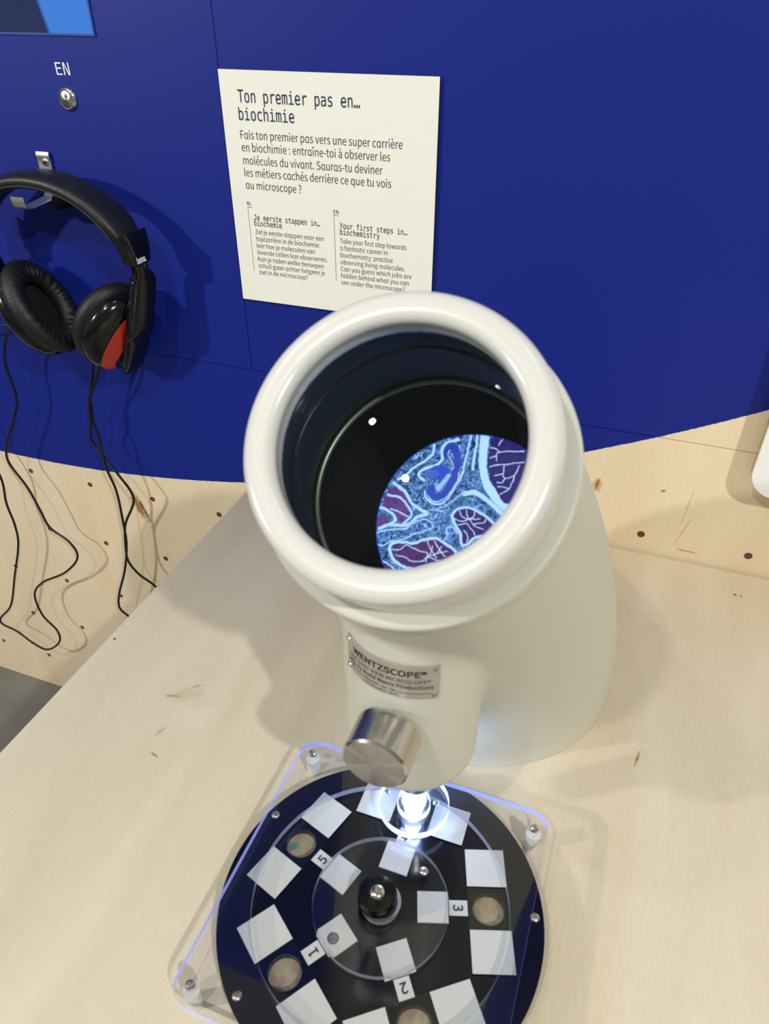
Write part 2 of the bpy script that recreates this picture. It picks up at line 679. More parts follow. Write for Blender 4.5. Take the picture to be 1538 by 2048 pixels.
wall_panel(-1.9, SX-G, SZ+G, 1.6)
wall_panel(SX+G, 1.3, SZ+G, 1.6)
wall_panel(-1.9, 1.3, -0.5817, SZ-G)
obj('backing_board', box(-1.9, 1.3, 0.0185, 0.03, -0.5817, 1.6), M_gap, wall, smooth=False)
hole = lathe([(0.0038, 0.0004), (0.0034, 0.0005), (0.0026, 0.0002), (0.0012, 0.00012), (0, 0.0001)], 20)
FW = frame((0, 0, 0), (1, 0, 0), (0, 0, 1), (0, -1, 0))      # wall frame: x right, y up, z out of the wall
hole_me = None
for i in range(-6, 9):
    for j in range(0, 6):
        x, z = -0.4040+0.1032*i, 0.0212-0.1037*j
        if math.hypot(x+0.732, z-1.844) < 1.912 or (j > 0 and x > -0.3):
            continue
        if hole_me is None:
            o = obj('screw_hole', xf(hole, frame((0, 0, 0), (1, 0, 0), (0, 0, 1), (0, -1, 0))), M_hole, wall, local=True)
            hole_me = o
        else:
            o = hole_me.copy()
            C.objects.link(o)
        o.matrix_parent_inverse = Matrix.Translation(-wall.location)
        o.location = (x, 0, z)
        o.rotation_euler = (0, (i*37+j*61) % 7, 0)
en = text('EN', MONO, -0.5095, 0.4132, 0.0160, 0.0104)
obj('lettering', to_wall(en, -0.0004), M_white_ink, wall, smooth=False)

floor = obj('floor', box(-4, 4, -4, 3, -0.60, -0.583), M_floor, smooth=False)
floor['kind'] = 'structure'

# ------------------------------------------------------------------ table
tb = thing('exhibit_table', 'pale birch plywood table standing against the blue and wooden wall', 'table', (0.1, -0.3, -0.5825))
obj('tabletop', box(-0.3285, 0.62, -0.74, -0.0035, -0.018, 0.0, 0.0012, 2), M_table, tb, angle=30)
obj('side_panel', box(-0.315, -0.297, -0.72, -0.010, -0.5825, -0.0185), M_table, tb, smooth=False)
obj('side_panel', box(0.590, 0.608, -0.72, -0.010, -0.5825, -0.0185), M_table, tb, smooth=False)
obj('front_panel', box(-0.2965, 0.5895, -0.70, -0.682, -0.5825, -0.0185), M_table, tb, smooth=False)

# ------------------------------------------------------------------ screen
ds = thing('display_screen', 'wall screen showing dark navy beside bright blue, above the white EN lettering', 'screen', (-0.62, 0, 0.445))
m = bpy.data.materials.new('screen_picture')
m.use_nodes = True
nt = m.node_tree
b = nt.nodes['Principled BSDF']
tc = nt.nodes.new('ShaderNodeTexCoord')
sp = nt.nodes.new('ShaderNodeSeparateXYZ')
nt.links.new(tc.outputs['Object'], sp.inputs[0])
ma = nt.nodes.new('ShaderNodeMath')
ma.operation = 'MULTIPLY_ADD'
ma.inputs[1].default_value = 0.22
nt.links.new(sp.outputs['Z'], ma.inputs[0])
nt.links.new(sp.outputs['X'], ma.inputs[2])
rp = nt.nodes.new('ShaderNodeMapRange')
rp.inputs['From Min'].default_value = -0.4105
rp.inputs['From Max'].default_value = -0.4065
nt.links.new(ma.outputs[0], rp.inputs['Value'])
n3 = nt.nodes.new('ShaderNodeTexNoise')
n3.inputs['Scale'].default_value = 14
nt.links.new(tc.outputs['Object'], n3.inputs['Vector'])
dk = nt.nodes.new('ShaderNodeMix')
dk.data_type = 'RGBA'
dk.inputs['A'].default_value = rgba((14, 24, 60))
dk.inputs['B'].default_value = rgba((34, 52, 96))
nt.links.new(n3.outputs['Fac'], dk.inputs['Factor'])
mx = nt.nodes.new('ShaderNodeMix')
mx.data_type = 'RGBA'
nt.links.new(rp.outputs[0], mx.inputs['Factor'])
nt.links.new(dk.outputs['Result'], mx.inputs['A'])
mx.inputs['B'].default_value = rgba((60, 128, 220))
nt.links.new(mx.outputs['Result'], b.inputs['Emission Color'])
b.inputs['Emission Strength'].default_value = 0.95
b.inputs['Base Color'].default_value = (0.005, 0.006, 0.01, 1)
b.inputs['Roughness'].default_value = 0.12
obj('panel', box(-0.90, -0.4575, -0.0012, -0.0002, 0.4470, 0.70), m, ds, smooth=False)
fr_out = [(-0.9018, 0.4452), (-0.4557, 0.4452), (-0.4557, 0.7018), (-0.9018, 0.7018)]
fr_in = [(-0.90, 0.4470), (-0.4575, 0.4470), (-0.4575, 0.70), (-0.90, 0.70)]
obj('frame', xf(fill2d([fr_out, fr_in], 0.0001, 0.0016), FW), mat('screen_trim', (48, 78, 158), 0.3), ds, smooth=False)

# ------------------------------------------------------------------ push button
pb = thing('push_button', 'round brushed steel push button under the white EN lettering', 'button', (-0.5031, 0, 0.3929))
FB = frame((-0.5029, 0, 0.3929), (1, 0, 0), (0, 0, 1), (0, -1, 0))
obj('bezel', xf(lathe([(0.0078, 0.0027), (0.0085, 0.0030), (0.0098, 0.0022), (0.0106, 0.0006), (0.0106, 0.0)], 64), FB), M_steel, pb)
obj('cap', xf(lathe([(0, 0.0028), (0.0070, 0.0028), (0.0077, 0.0024), (0.0079, 0.0005)], 64), FB), M_turned, pb)

# ------------------------------------------------------------------ sign
X0, X1, Z0, Z1 = -0.3288, -0.1238, 0.2169, 0.4231
sg = thing('information_sign', 'square white information sign with dark text on the blue wall', 'sign', ((X0+X1)/2, 0, Z0))
SY = -0.0034
v, f = box(X0, X1, SY, -0.0003, Z0, Z1)
fm = [0 if all(abs(v[i][1]-SY) < 1e-6 for i in q) else 1 for q in f]
obj('board', (v, f), [M_sign, M_sign_edge], sg, smooth=False, face_mats=fm)
TY = SY-0.00015
A_ = '\u0251'


def sa(s):
    return s


def block(name, lines, material):
    obj(name, to_wall(join(*[text(s.replace('a', A_) if fn is SANS else s, fn, x, z, w, h, th) for (s, fn, x, z, w, h, th) in lines]), TY), material, sg, smooth=False)


th_m, th_s = 0.006, 0.0
block('title_lettering', [
    ('Ton premier pas en\u2026', MONO, -0.3113, 0.3980, 0.1177, 0.0100, th_m),
    ('biochimie', MONO, -0.3122, 0.3838, 0.0557, 0.0100, th_m)], M_title)
pz = [0.3685, 0.3580, 0.3470, 0.3365, 0.3255]
block('french_lettering', [
    ('Fais ton premier pas vers une super carri\u00e8re', SANS, -0.3125, pz[0], 0.1578, 0.0069, th_s),
    ('en biochimie : entra\u00eene-toi \u00e0 observer les', SANS, -0.3125, pz[1], 0.1465, 0.0069, th_s),
    ('mol\u00e9cules du vivant. Sauras-tu deviner', SANS, -0.3123, pz[2], 0.1392, 0.0069, th_s),
    ('les m\u00e9tiers cach\u00e9s derri\u00e8re ce que tu vois', SANS, -0.3123, pz[3], 0.1475, 0.0069, th_s),
    ('au microscope ?', SANS, -0.3121, pz[4], 0.0585, 0.0069, th_s)], M_ink)
block('dutch_heading', [
    ('NL', MONO, -0.3128, 0.3105, 0.0050, 0.0036, 0.0),
    ('Je eerste stappen in\u2026', MONO, -0.3066, 0.2975, 0.0704, 0.0052, th_m),
    ('biochemie', MONO, -0.3068, 0.2920, 0.0299, 0.0052, th_m)], M_ink)
nl = ['Zet je eerste stappen voor een', 'topcarri\u00e8re in de biochemie:', 'leer hoe je moleculen van', 'levende cellen kan observeren.',
      'Kan je raden welke beroepen', 'schuil gaan achter hetgeen je', 'ziet in de microscoop?']
nw = [0.0734, 0.0690, 0.0635, 0.0762, 0.0722, 0.0733, 0.0544]
block('dutch_lettering', [(s, SANS, -0.3066, 0.2842-0.00655*i, w, 0.0044, th_s) for i, (s, w) in enumerate(zip(nl, nw))], M_ink)
block('english_heading', [
    ('EN', MONO, -0.2219, 0.3101, 0.0051, 0.0036, 0.0),
    ('Your first steps in\u2026', MONO, -0.2161, 0.2975, 0.0671, 0.0052, th_m),
    ('biochemistry', MONO, -0.2159, 0.2918, 0.0400, 0.0052, th_m)], M_ink)
el = ['Take your first step towards', 'a fantastic career in', 'biochemistry: practise', 'observing living molecules.',
      'Can you guess which jobs are', 'hidden behind what you can', 'see under the microscope?']
ew = [0.0665, 0.0481, 0.0533, 0.0655, 0.0722, 0.0697, 0.0656]
block('english_lettering', [(s, SANS, -0.2161, 0.2840-0.00655*i, w, 0.0044, th_s) for i, (s, w) in enumerate(zip(el, ew))], M_ink)


def rectv(x0, x1, z0, z1):
    return [(x0, TY, z0), (x1, TY, z0), (x1, TY, z1), (x0, TY, z1)], [(0, 1, 2, 3)]


for nm, bx in (('dutch_rule', -0.3125), ('english_rule', -0.2217)):
    obj(nm, join(rectv(bx, bx+0.00035, 0.2476, 0.3090), rectv(bx, bx+0.0048, 0.3087, 0.3091)), M_ink, sg, smooth=False)

# ------------------------------------------------------------------ white board at the right
wb = thing('rounded_panel', 'white rounded panel standing off the wall at the right', 'panel', (0.35, 0, 0.09))
FP = frame((0.3565, 0, 0.354), (1, 0, 0), (0, 0, 1), (0, -1, 0))
ol = rrect(0.334, 0.502, 0.024, 12)
obj('board', xf(prism(ol, 0.0190, 0.0225, 0.0006), FP), M_panel, wb, angle=40)
obj('core', xf(prism(ol, 0.0105, 0.0189), FP), M_ply_edge, wb, angle=40)
for px, pz_ in ((-0.12, -0.2), (0.12, -0.2), (-0.12, 0.2), (0.12, 0.2)):
    obj('spacer', xf(lathe([(0, 0), (0.012, 0), (0.012, 0.0104), (0, 0.0104)], 32), FP @ Matrix.Translation((px, pz_, 0))), M_alu, wb)

# ------------------------------------------------------------------ headphone hook
hk = thing('headphone_hook', 'flat aluminium wall hook holding the black headphones', 'hook', (-0.549, 0, 0.33))
path = [(-0.549, -0.0022, 0.3435), (-0.549, -0.0030, 0.3400), (-0.549, -0.0022, 0.333), (-0.549, -0.0022, 0.310), (-0.549, -0.004, 0.3030),
        (-0.549, -0.010, 0.3000), (-0.549, -0.025, 0.2985), (-0.549, -0.040, 0.2975), (-0.549, -0.0475, 0.2985), (-0.549, -0.0510, 0.303), (-0.549, -0.0515, 0.310)]
obj('strip', sweep(catmull(path, 6), superell(0.0085, 0.0010, 6, 24), side=(1, 0, 0)), M_alu, hk)
FS = frame((-0.547, -0.0030, 0.3345), (1, 0, 0), (0, 0, 1), (0, -1, 0))


def screw_head(r, h, n=28):
    return lathe([(0, h*0.55), (r*0.22, h*0.55), (r*0.30, h), (r*0.62, h*0.92), (r*0.9, h*0.55), (r, 0.15*h), (r, 0)], n)


o = obj('screw', xf(screw_head(0.0042, 0.0022), FS), M_screw, hk)
obj('recess', xf(join(box(-0.0022, 0.0022, -0.0004, 0.0004, 0.0012, 0.0022), box(-0.0004, 0.0004, -0.0022, 0.0022, 0.0012, 0.0022)), FS), M_slot, o, smooth=False)
FR2 = frame((-0.534, -0.002, 0.298), (1, 0, 0), (0, 0, 1), (0, -1, 0))
obj('rubber_stop', xf(lathe([(0, 0.016), (0.005, 0.0155), (0.0075, 0.012), (0.008, 0.0), (0, 0)], 32), FR2), M_matteblk, hk)

# ------------------------------------------------------------------ headphones
hp = thing('headphones', 'black over-ear headphones with red accents hanging on the blue wall', 'headphones', (-0.52, -0.04, 0.13))
HX, HY = -0.525, -0.042
band = []
for i in range(49):
    a = R(17+146*i/48)
    band.append((HX+0.1010*math.cos(a), HY, 0.2505+0.0760*math.sin(a)))


def band_scale(t):
    e = min(t, 1-t)
    k = min(1, e/0.10)
    return (0.82+0.18*k, 0.72+0.28*k)


obj('headband', sweep(band, superell(0.0205, 0.0080, 2.8, 32), side=(0, 1, 0), scale=band_scale), M_leather, hp)
seam = []
for i in range(60):
    a = R(25+130*i/59)
    seam.append((HX+0.0975*math.cos(a), HY-0.0200, 0.2505+0.0725*math.sin(a)))
obj('seam', tube(seam, 0.0007, 8), M_stitch, hp)
for sgn in (1, -1):
    def mir(vf):
        if sgn == 1:
            return vf
        return [(2*HX-v[0], v[1], v[2]) for v in vf[0]], [tuple(reversed(q)) for q in vf[1]]
    # slider housing that closes the padded band
    hpth = [(HX+0.0970, HY, 0.2825), (HX+0.0995, HY, 0.276), (HX+0.1010, HY, 0.268), (HX+0.1015, HY, 0.260), (HX+0.1015, HY, 0.255)]
    o = obj('slider_housing', mir(sweep(catmull(hpth, 5), superell(0.0190, 0.0078, 4.5, 32), side=(0, 1, 0), scale=lambda t: (1.08-0.34*t, 1.08-0.1*t))), M_gloss, hp)
    if sgn == 1:
        ht = text('hama.', SANS, 0, 0, 0.0150, 0.0060, 0.02)
        t3 = Vector((0.05, 0, 1)).normalized()
        FT = frame((HX+0.1108, HY-0.0125, 0.2575), (0, 1, 0), (-0.06, 0, 0.998), (0.998, 0, 0.06))
        obj('lettering', xf(ht, FT), M_white_ink, o, smooth=False, local=True)
    n = (Vector((0.80, -0.34, -0.48)) if sgn == 1 else Vector((0.87, -0.12, -0.47))).normalized()
    h = Vector((-n.y, n.x, 0)).normalized()
    vv = n.cross(h)
    cc = Vector((HX+0.0585, HY, 0.171 if sgn == 1 else 0.181))
    FC = frame(cc, h, vv, n)
    ry, rz = 0.0400, 0.0520
    dome = [(0, 0.0135), (0.25, 0.0132), (0.5, 0.0120), (0.72, 0.0098), (0.86, 0.0070), (0.95, 0.0030), (1.0, -0.003), (1.0, -0.008), (0.96, -0.011), (0.6, -0.011), (0, -0.011)]
    cup = obj('ear_cup', mir(xf(lathe([(r, z) for r, z in dome], 72, sx=ry, sy=rz), FC)), M_gloss, hp)
    # padded ring
    cu_prof = [(0.86+0.20*math.cos(R(t)), -0.0195+0.0105*math.sin(R(t))) for t in range(0, 360, 18)]
    cu_prof = [(0.80+0.26*math.cos(R(t)), -0.0200+0.0112*math.sin(R(t))) for t in range(0, 360, 15)]
    V, F = lathe(cu_prof, 120, closed=True, sx=ry, sy=rz)
    V2 = []
    for (x, y, z) in V:
        a = math.atan2(y/rz, x/ry)
        rr = math.hypot(x/ry, y/rz)
        wr = 0.0007*math.sin(34*a+3*math.sin(5*a))*max(0, 1-abs(rr-0.72)*3.2)
        V2.append((x, y, z-wr*(1 if z < -0.018 else 0)))
    obj('ear_cushion', mir(xf((V2, F), FC)), M_cushion, hp)
    obj('speaker_cloth', mir(xf(lathe([(0, -0.0150), (0.5, -0.0146), (0.62, -0.0130)], 64, sx=ry, sy=rz), FC)), M_cloth, hp)
    dx = [0, 0.25, 0.5, 0.72, 0.86, 0.95, 1.0]
    dz = [0.0135, 0.0132, 0.0120, 0.0098, 0.0070, 0.0030, -0.003]
    Lb = [(-0.02, 0.70), (-0.22, 0.58), (-0.42, 0.36), (-0.57, 0.08), (-0.66, -0.22), (-0.64, -0.50), (-0.48, -0.72), (-0.24, -0.80)]
    Rb = [(0.00, 0.69), (0.02, 0.52), (0.02, 0.32), (-0.02, 0.08), (-0.10, -0.16), (-0.20, -0.38), (-0.24, -0.58), (-0.16, -0.78)]
    Lc = catmull([(a, b_, 0) for a, b_ in Lb], 5)
    Rc = catmull([(a, b_, 0) for a, b_ in Rb], 5)
    V, F = [], []
    K = 10
    for l, r_ in zip(Lc, Rc):
        for k in range(K+1):
            q = l.lerp(r_, k/K)
            rr = math.hypot(q.x, q.y)
            V.append((q.x*ry, q.y*rz, float(np.interp(rr, dx, dz))+0.0007))
    for i in range(len(Lc)-1):
        for k in range(K):
            F.append((i*(K+1)+k, (i+1)*(K+1)+k, (i+1)*(K+1)+k+1, i*(K+1)+k+1))
    pn = obj('accent_panel', mir(xf((V, F), FC)), M_red, cup, local=True)
    pn['label'] = 'red teardrop accent panel'
    # arm from the slider down over the outside of the cup
    ap = [(HX+0.1010, HY+0.001, 0.2570), (HX+0.1015, HY+0.002, 0.245), (HX+0.0995, HY+0.004, 0.232)]
    for s, k in ((0.030, 0.0185), (0.014, 0.0170), (-0.004, 0.0165), (-0.022, 0.0150), (-0.038, 0.0125)):
        ap.append(tuple(cc+n*k+vv*s+h*0.0095))
    ap.append(tuple(cc+n*0.0090+vv*(-0.047)+h*0.009))
    obj('arm', mir(sweep(catmull(ap, 6), superell(0.0130, 0.0065, 3.5, 24), side=tuple(h),
                         scale=lambda t: (float(np.interp(t, [0, 0.12, 0.22, 0.45, 0.75, 1], [0.62, 0.62, 1.05, 1.2, 1.05, 0.6])), 1.0))), M_gloss, hp)

CY = -0.030
LC = [(-0.633, 0.150), (-0.657, 0.109), (-0.661, 0.060), (-0.674, 0.030), (-0.706, -0.022), (-0.714, -0.051), (-0.695, -0.088), (-0.685, -0.125),
      (-0.677, -0.154), (-0.648, -0.173), (-0.642, -0.200), (-0.677, -0.239), (-0.731, -0.275), (-0.758, -0.309), (-0.757, -0.353),
      (-0.736, -0.382), (-0.742, -0.411), (-0.776, -0.440), (-0.805, -0.434), (-0.832, -0.416), (-0.861, -0.408), (-0.858, -0.392),
      (-0.822, -0.352), (-0.786, -0.276), (-0.754, -0.207), (-0.746, -0.167), (-0.747, -0.127), (-0.740, -0.079), (-0.760, -0.02), (-0.778, 0.04), (-0.775, 0.09), (-0.735, 0.132), (-0.675, 0.150), (-0.630, 0.156)]
RA = [(-0.5150, 0.140), (-0.5270, 0.112), (-0.537, 0.088), (-0.544, 0.070), (-0.548, 0.046), (-0.557, 0.023), (-0.557, 0.008), (-0.544, -0.008), (-0.525, -0.030),
      (-0.511, -0.054), (-0.516, -0.075), (-0.538, -0.113), (-0.545, -0.146), (-0.546, -0.177), (-0.533, -0.199), (-0.513, -0.216), (-0.499, -0.238), (-0.47, -0.30), (-0.45, -0.42), (-0.46, -0.57)]
RB = [(-0.5060, 0.140), (-0.5180, 0.112), (-0.539, 0.081), (-0.545, 0.064), (-0.548, 0.042), (-0.543, 0.018), (-0.543, -0.019), (-0.537, -0.056), (-0.541, -0.106),
      (-0.545, -0.150), (-0.558, -0.199), (-0.579, -0.249), (-0.588, -0.282), (-0.577, -0.299), (-0.564, -0.316), (-0.52, -0.36), (-0.50, -0.46), (-0.51, -0.57)]


def cable(pts, y0, ycross=0.0):
    p = [(x, CY+(y0-CY)*max(0, 1-i/3)+ycross*math.sin(i*1.3), z) for i, (x, z) in enumerate(pts)]
    return tube(catmull(p, 8), 0.00165, 10)


obj('cable', cable([(-0.608, 0.158)]+LC, HY), M_cable, hp)
obj('cable', cable(RA, -0.036, 0.0022), M_cable, hp)
obj('cable', cable(RB, -0.034, -0.0022), M_cable, hp)

# ------------------------------------------------------------------ slide turntable
TX, TYc = -0.0105, -0.4445
A0 = 0.3249                       # bearing of slide 3
ZD = 0.0130                       # top of the black disc
tt = thing('slide_turntable', 'round black rotating disc with numbered labels and central knob, under clear square cover', 'turntable', (TX, TYc, 0))
rs = 0.0545+0.0255/2
loops = [circle(TX, TYc, 0.1008, 180)]
for k in range(5):
    a = A0+2*PI*k/5
    loops.append(circle(TX+rs*math.cos(a), TYc+rs*math.sin(a), 0.0100, 48))
obj('disc', fill2d(loops, ZD-0.005, ZD), M_disc, tt, angle=30)
obj('base', xf(lathe([(0, 0.0001), (0.050, 0.0001), (0.050, ZD-0.0052), (0, ZD-0.0052)], 96), Matrix.Translation((TX, TYc, 0))), M_matteblk, tt)
zi = 0.0185
v, f = xf(lathe([(0.0120, ZD+0.0012), (0.0424, ZD+0.0012), (0.0424, zi), (0.0120, zi)], 128, closed=True), Matrix.Translation((TX, TYc, 0)))
fm = []
for q in f:
    zs = [v[i][2] for i in q]
    fm.append(1 if max(zs)-min(zs) > 1e-4 else 0)
obj('clear_hub', (v, f), [M_clear, M_edge_soft], tt, face_mats=fm)
o = obj('knob', xf(lathe([(0, 0.0296), (0.0098, 0.0296), (0.0116, 0.0290), (0.0122, 0.0275), (0.0122, 0.0226), (0.0112, 0.0216), (0.0104, 0.0205),
                          (0.0108, ZD+0.0005), (0, ZD+0.0005)], 64), Matrix.Translation((TX-0.0018, TYc-0.0008, 0))), M_knob, tt)
FK = Matrix.Translation((TX-0.0018, TYc-0.0008, 0.0296))
sh = obj('screw', xf(screw_head(0.0048, 0.0028), FK), M_screw, o, local=True)
obj('washer', xf(lathe([(0.0106, zi+0.0001), (0.0128, zi+0.0001), (0.0128, zi+0.0008), (0.0106, zi+0.0008)], 64, closed=True), Matrix.Translation((TX, TYc, 0))), M_alu, tt)


def radial(a, r, z):
    e = (math.cos(a), math.sin(a), 0)
    t = (-math.sin(a), math.cos(a), 0)
    return frame((TX+r*math.cos(a), TYc+r*math.sin(a), z), t, (-e[0], -e[1], 0), (0, 0, 1)), e, t


for k in range(5):
    a = A0+2*PI*k/5
    num = str((3+k-1) % 5+1)
    # glyph frame: up points outwards
    Fo = frame((TX+0.0484*math.cos(a), TYc+0.0484*math.sin(a), ZD), (math.sin(a), -math.cos(a), 0), (math.cos(a), math.sin(a), 0), (0, 0, 1))
    lb = obj('number_label', xf(box(-0.0047, 0.0047, -0.0058, 0.0058, 0.0001, 0.0004), Fo), M_label, tt, smooth=False)
    lb['label'] = 'white label with the number %s' % num
    g = text(num, SANS, 0, 0, None, 0.0060, 0.008)
    cx = (min(q[0] for q in g[0])+max(q[0] for q in g[0]))/2
    g = [(q[0]-cx, q[1]-0.0030, 0.0006) for q in g[0]], g[1]
    obj('numeral', xf(g, Fo), M_ink, lb, smooth=False, local=True)
    Fp = frame((TX+0.0325*math.cos(a), TYc+0.0325*math.sin(a), ZD), (math.sin(a), -math.cos(a), 0), (math.cos(a), math.sin(a), 0), (0, 0, 1))
    if num == '1':
        cut = [(-0.0095, -0.0095), (0.0095, -0.0095), (0.0095, 0.0070), (0.0070, 0.0095), (-0.0070, 0.0095), (-0.0095, 0.0070)]
        pd = obj('pad', xf(fill2d([cut, circle(0.0, 0.002, 0.0036, 32)], 0.0001, 0.0010), Fp), M_pad, tt, smooth=False)
        obj('bolt', xf(lathe([(0, 0.0006), (0.0010, 0.0006), (0.0014, 0.0012), (0.0030, 0.0011), (0.0034, 0.0004), (0.0035, 0.0001)], 28), Fp @ Matrix.Translation((0, 0.002, 0))), M_steel2, pd, local=True)
    else:
        obj('pad', xf(box(-0.0095, 0.0095, -0.0095, 0.0095, 0.0001, 0.0010), Fp), M_pad, tt, smooth=False)
for k in range(5):
    a = R(16.0+72*k)
    obj('bolt', xf(screw_head(0.0030, 0.0016), Matrix.Translation((TX+0.0955*math.cos(a), TYc+0.0955*math.sin(a), ZD))), M_steel2, tt)
obj('bolt', xf(screw_head(0.0030, 0.0016), Matrix.Translation((TX+0.0195, TYc+0.0275, zi))), M_steel2, tt)

# slides
slide_labels = {
    '3': 'glass microscope slide beside the number 3 label, right of the knob',
    '4': 'glass microscope slide under the glowing light ring',
    '5': 'glass microscope slide beside the number 5 label, with a teal specimen spot',
    '1': 'glass microscope slide beside the number 1 label, lower left of the knob',
    '2': 'glass microscope slide beside the number 2 label, at the front of the disc'}
proto = thing('microscope_slide', slide_labels['3'], 'slide', (0, 0, 0), group='slides on the turntable')
obj('glass', box(-0.03775, 0.03775, -0.01275, 0.01275, 0.0002, 0.0012), M_slide, proto, smooth=False, local=True)
for s in (-1, 1):
    obj('frosted_label', box(s*0.02545-0.0122, s*0.02545+0.0122, -0.0126, 0.0126, 0.0013, 0.0015), M_label, proto, smooth=False, local=True)
sp_m = bpy.data.materials.new('specimen')
sp_m.use_nodes = True
nt = sp_m.node_tree
b = nt.nodes['Principled BSDF']
b.inputs['Roughness'].default_value = 0.7
tc = nt.nodes.new('ShaderNodeTexCoord')
nz = nt.nodes.new('ShaderNodeTexNoise')
nz.inputs['Scale'].default_value = 130
nt.links.new(tc.outputs['Object'], nz.inputs['Vector'])
rp = nt.nodes.new('ShaderNodeValToRGB')
rp.color_ramp.elements[0].color = rgba((186, 146, 128))
rp.color_ramp.elements[0].position = 0.35
rp.color_ramp.elements[1].color = rgba((204, 174, 144))
rp.color_ramp.elements[1].position = 0.6
nt.links.new(nz.outputs['Fac'], rp.inputs[0])
nt.links.new(rp.outputs[0], b.inputs['Base Color'])
obj('specimen', lathe([(0, -0.0046), (0.0098, -0.0046)], 48), sp_m, proto, local=True)
for k in range(5):
    a = A0+2*PI*k/5
    num = str((3+k-1) % 5+1)
    if k == 0:
        o = proto
    else:
        o = proto.copy()
        C.objects.link(o)
        for ch in list(proto.children):
            if ch.name.startswith('teal'):
                continue
            d = ch.copy()
            C.objects.link(d)
            d.parent = o
    o['label'] = slide_labels[num]
    o.location = (TX+rs*math.cos(a), TYc+rs*math.sin(a), ZD)
    o.rotation_euler = (0, 0, a+PI/2)
    if num == '5':
        t5 = obj('stained_tissue', xf(lathe([(0, 0), (0.0032, 0), (0.0032, 0.0002), (0, 0.0002)], 20, sx=1.0, sy=0.7), Matrix.Translation((0.003, -0.0045, -0.0044))),
                 mat('teal_stain', (96, 150, 138), 0.7), o, local=True)
        t5['label'] = 'teal stained specimen'

# ------------------------------------------------------------------ clear square cover
cvx, cvy = -0.0128, -0.4440
cv = thing('acrylic_cover', 'clear square acrylic cover plate with glowing blue edges, screwed over the black disc', 'cover plate', (cvx, cvy, 0))
ol = [(cvx+p[0], cvy+p[1]) for p in rrect(0.1840, 0.1865, 0.014, 10)]
ZP0, ZP1 = 0.0160, 0.0210
v, f = fill2d([ol, circle(TX, TYc, 0.0795, 180)], ZP0, ZP1)
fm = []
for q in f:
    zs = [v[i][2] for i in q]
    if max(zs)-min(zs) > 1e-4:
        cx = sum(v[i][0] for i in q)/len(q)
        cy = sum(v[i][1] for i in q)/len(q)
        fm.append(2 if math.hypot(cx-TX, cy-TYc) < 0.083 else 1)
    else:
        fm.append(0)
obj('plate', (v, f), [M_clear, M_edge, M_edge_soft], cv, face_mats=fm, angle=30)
for sx, sy in ((-0.0945, -0.3625), (0.0700, -0.3650), (-0.0945, -0.5265), (0.0700, -0.5265)):
    T = Matrix.Translation((sx, sy, 0))
    obj('standoff', xf(lathe([(0, 0.0001), (0.0050, 0.0001), (0.0050, ZP0-0.0001), (0, ZP0-0.0001)], 32), T), M_nylon, cv)
    o = obj('screw', xf(screw_head(0.0031, 0.0026), Matrix.Translation((sx, sy, ZP1))), M_screw, cv)

# ------------------------------------------------------------------ microscope
XS = -0.0112
TIL = 0.8264
AX = Vector((0, -math.cos(TIL), math.sin(TIL)))
OR = Vector((XS, -0.4253, 0.3363))
EU = Vector((1, 0, 0))
EV = AX.cross(EU)
FA = frame(OR, EU, EV, AX)                     # eyepiece frame: z along the viewing axis, 0 at the front of the ring
ms = thing('microscope', 'cream microscope with a big round tilted viewing lens standing on the table', 'microscope', (XS, -0.25, 0))

# painted shell: leaning body that widens to a round foot, merged with the upright front barrel
P0 = Vector((XS, -0.2035, 0))
cen2 = OR-AX*0.055
P2 = Vector((XS, cen2.y, cen2.z))
P1 = Vector((XS, -0.2035, 0.0957))
rows = []
NS, NT = 40, 96
for i in range(-3, NS+1):
    s = max(0, i/NS)
    c = P0*(1-s)**2+P1*2*s*(1-s)+P2*s*s
    tg = (P1-P0)*2*(1-s)+(P2-P1)*2*s
    tg.normalize()
    if i < 0:
        c = P0+Vector((0, 0, 0.01*i))
        tg = Vector((0, 0, 1))
    r = 0.1170+(0.0690-0.1170)*s**1.7
    w = tg.cross(EU)
    rows.append([c+EU*r*math.cos(2*PI*k/NT)+w*r*math.sin(2*PI*k/NT) for k in range(NT)])
V = [p for r_ in rows for p in r_]
F = []
for i in range(len(rows)-1):
    for k in range(NT):
        j = (k+1) % NT
        F.append((i*NT+k, i*NT+j, (i+1)*NT+j, (i+1)*NT+k))
F.append(tuple(range(NT-1, -1, -1)))
F.append(tuple(range((len(rows)-1)*NT, len(rows)*NT)))
BX, BY, BR_, BZ = -0.0140, -0.3775, 0.0400, 0.0930
barrel = xf(lathe([(0, BZ), (BR_-0.003, BZ), (BR_, BZ+0.003), (BR_, 0.262), (0, 0.262)], 96), Matrix.Translation((BX, BY, 0)))
web = box(BX-0.024, BX+0.024, -0.36, -0.27, 0.16, 0.255)
sv, sf = join((V, F), barrel, web)
me = mesh_of('shell', sv, sf, M_body, smooth=False)
tmp = bpy.data.objects.new('shell', me)
C.objects.link(tmp)
md = tmp.modifiers.new('r', 'REMESH')
md.mode = 'VOXEL'
md.voxel_size = 0.0020
md = tmp.modifiers.new('s', 'SMOOTH')
md.factor = 0.5
md.iterations = 14
dg = bpy.context.evaluated_depsgraph_get()
me2 = bpy.data.meshes.new_from_object(tmp.evaluated_get(dg))
bpy.data.objects.remove(tmp)
bm = bmesh.new()
bm.from_mesh(me2)
bmesh.ops.bisect_plane(bm, geom=bm.verts[:]+bm.edges[:]+bm.faces[:], plane_co=(0, 0, 0.0002), plane_no=(0, 0, 1), clear_inner=True)
kill = []
for q in bm.faces:
    p = q.calc_center_median()-OR
    d = p.dot(AX)
    if d > -0.0610 and (p-AX*d).length < 0.0640:
        kill.append(q)
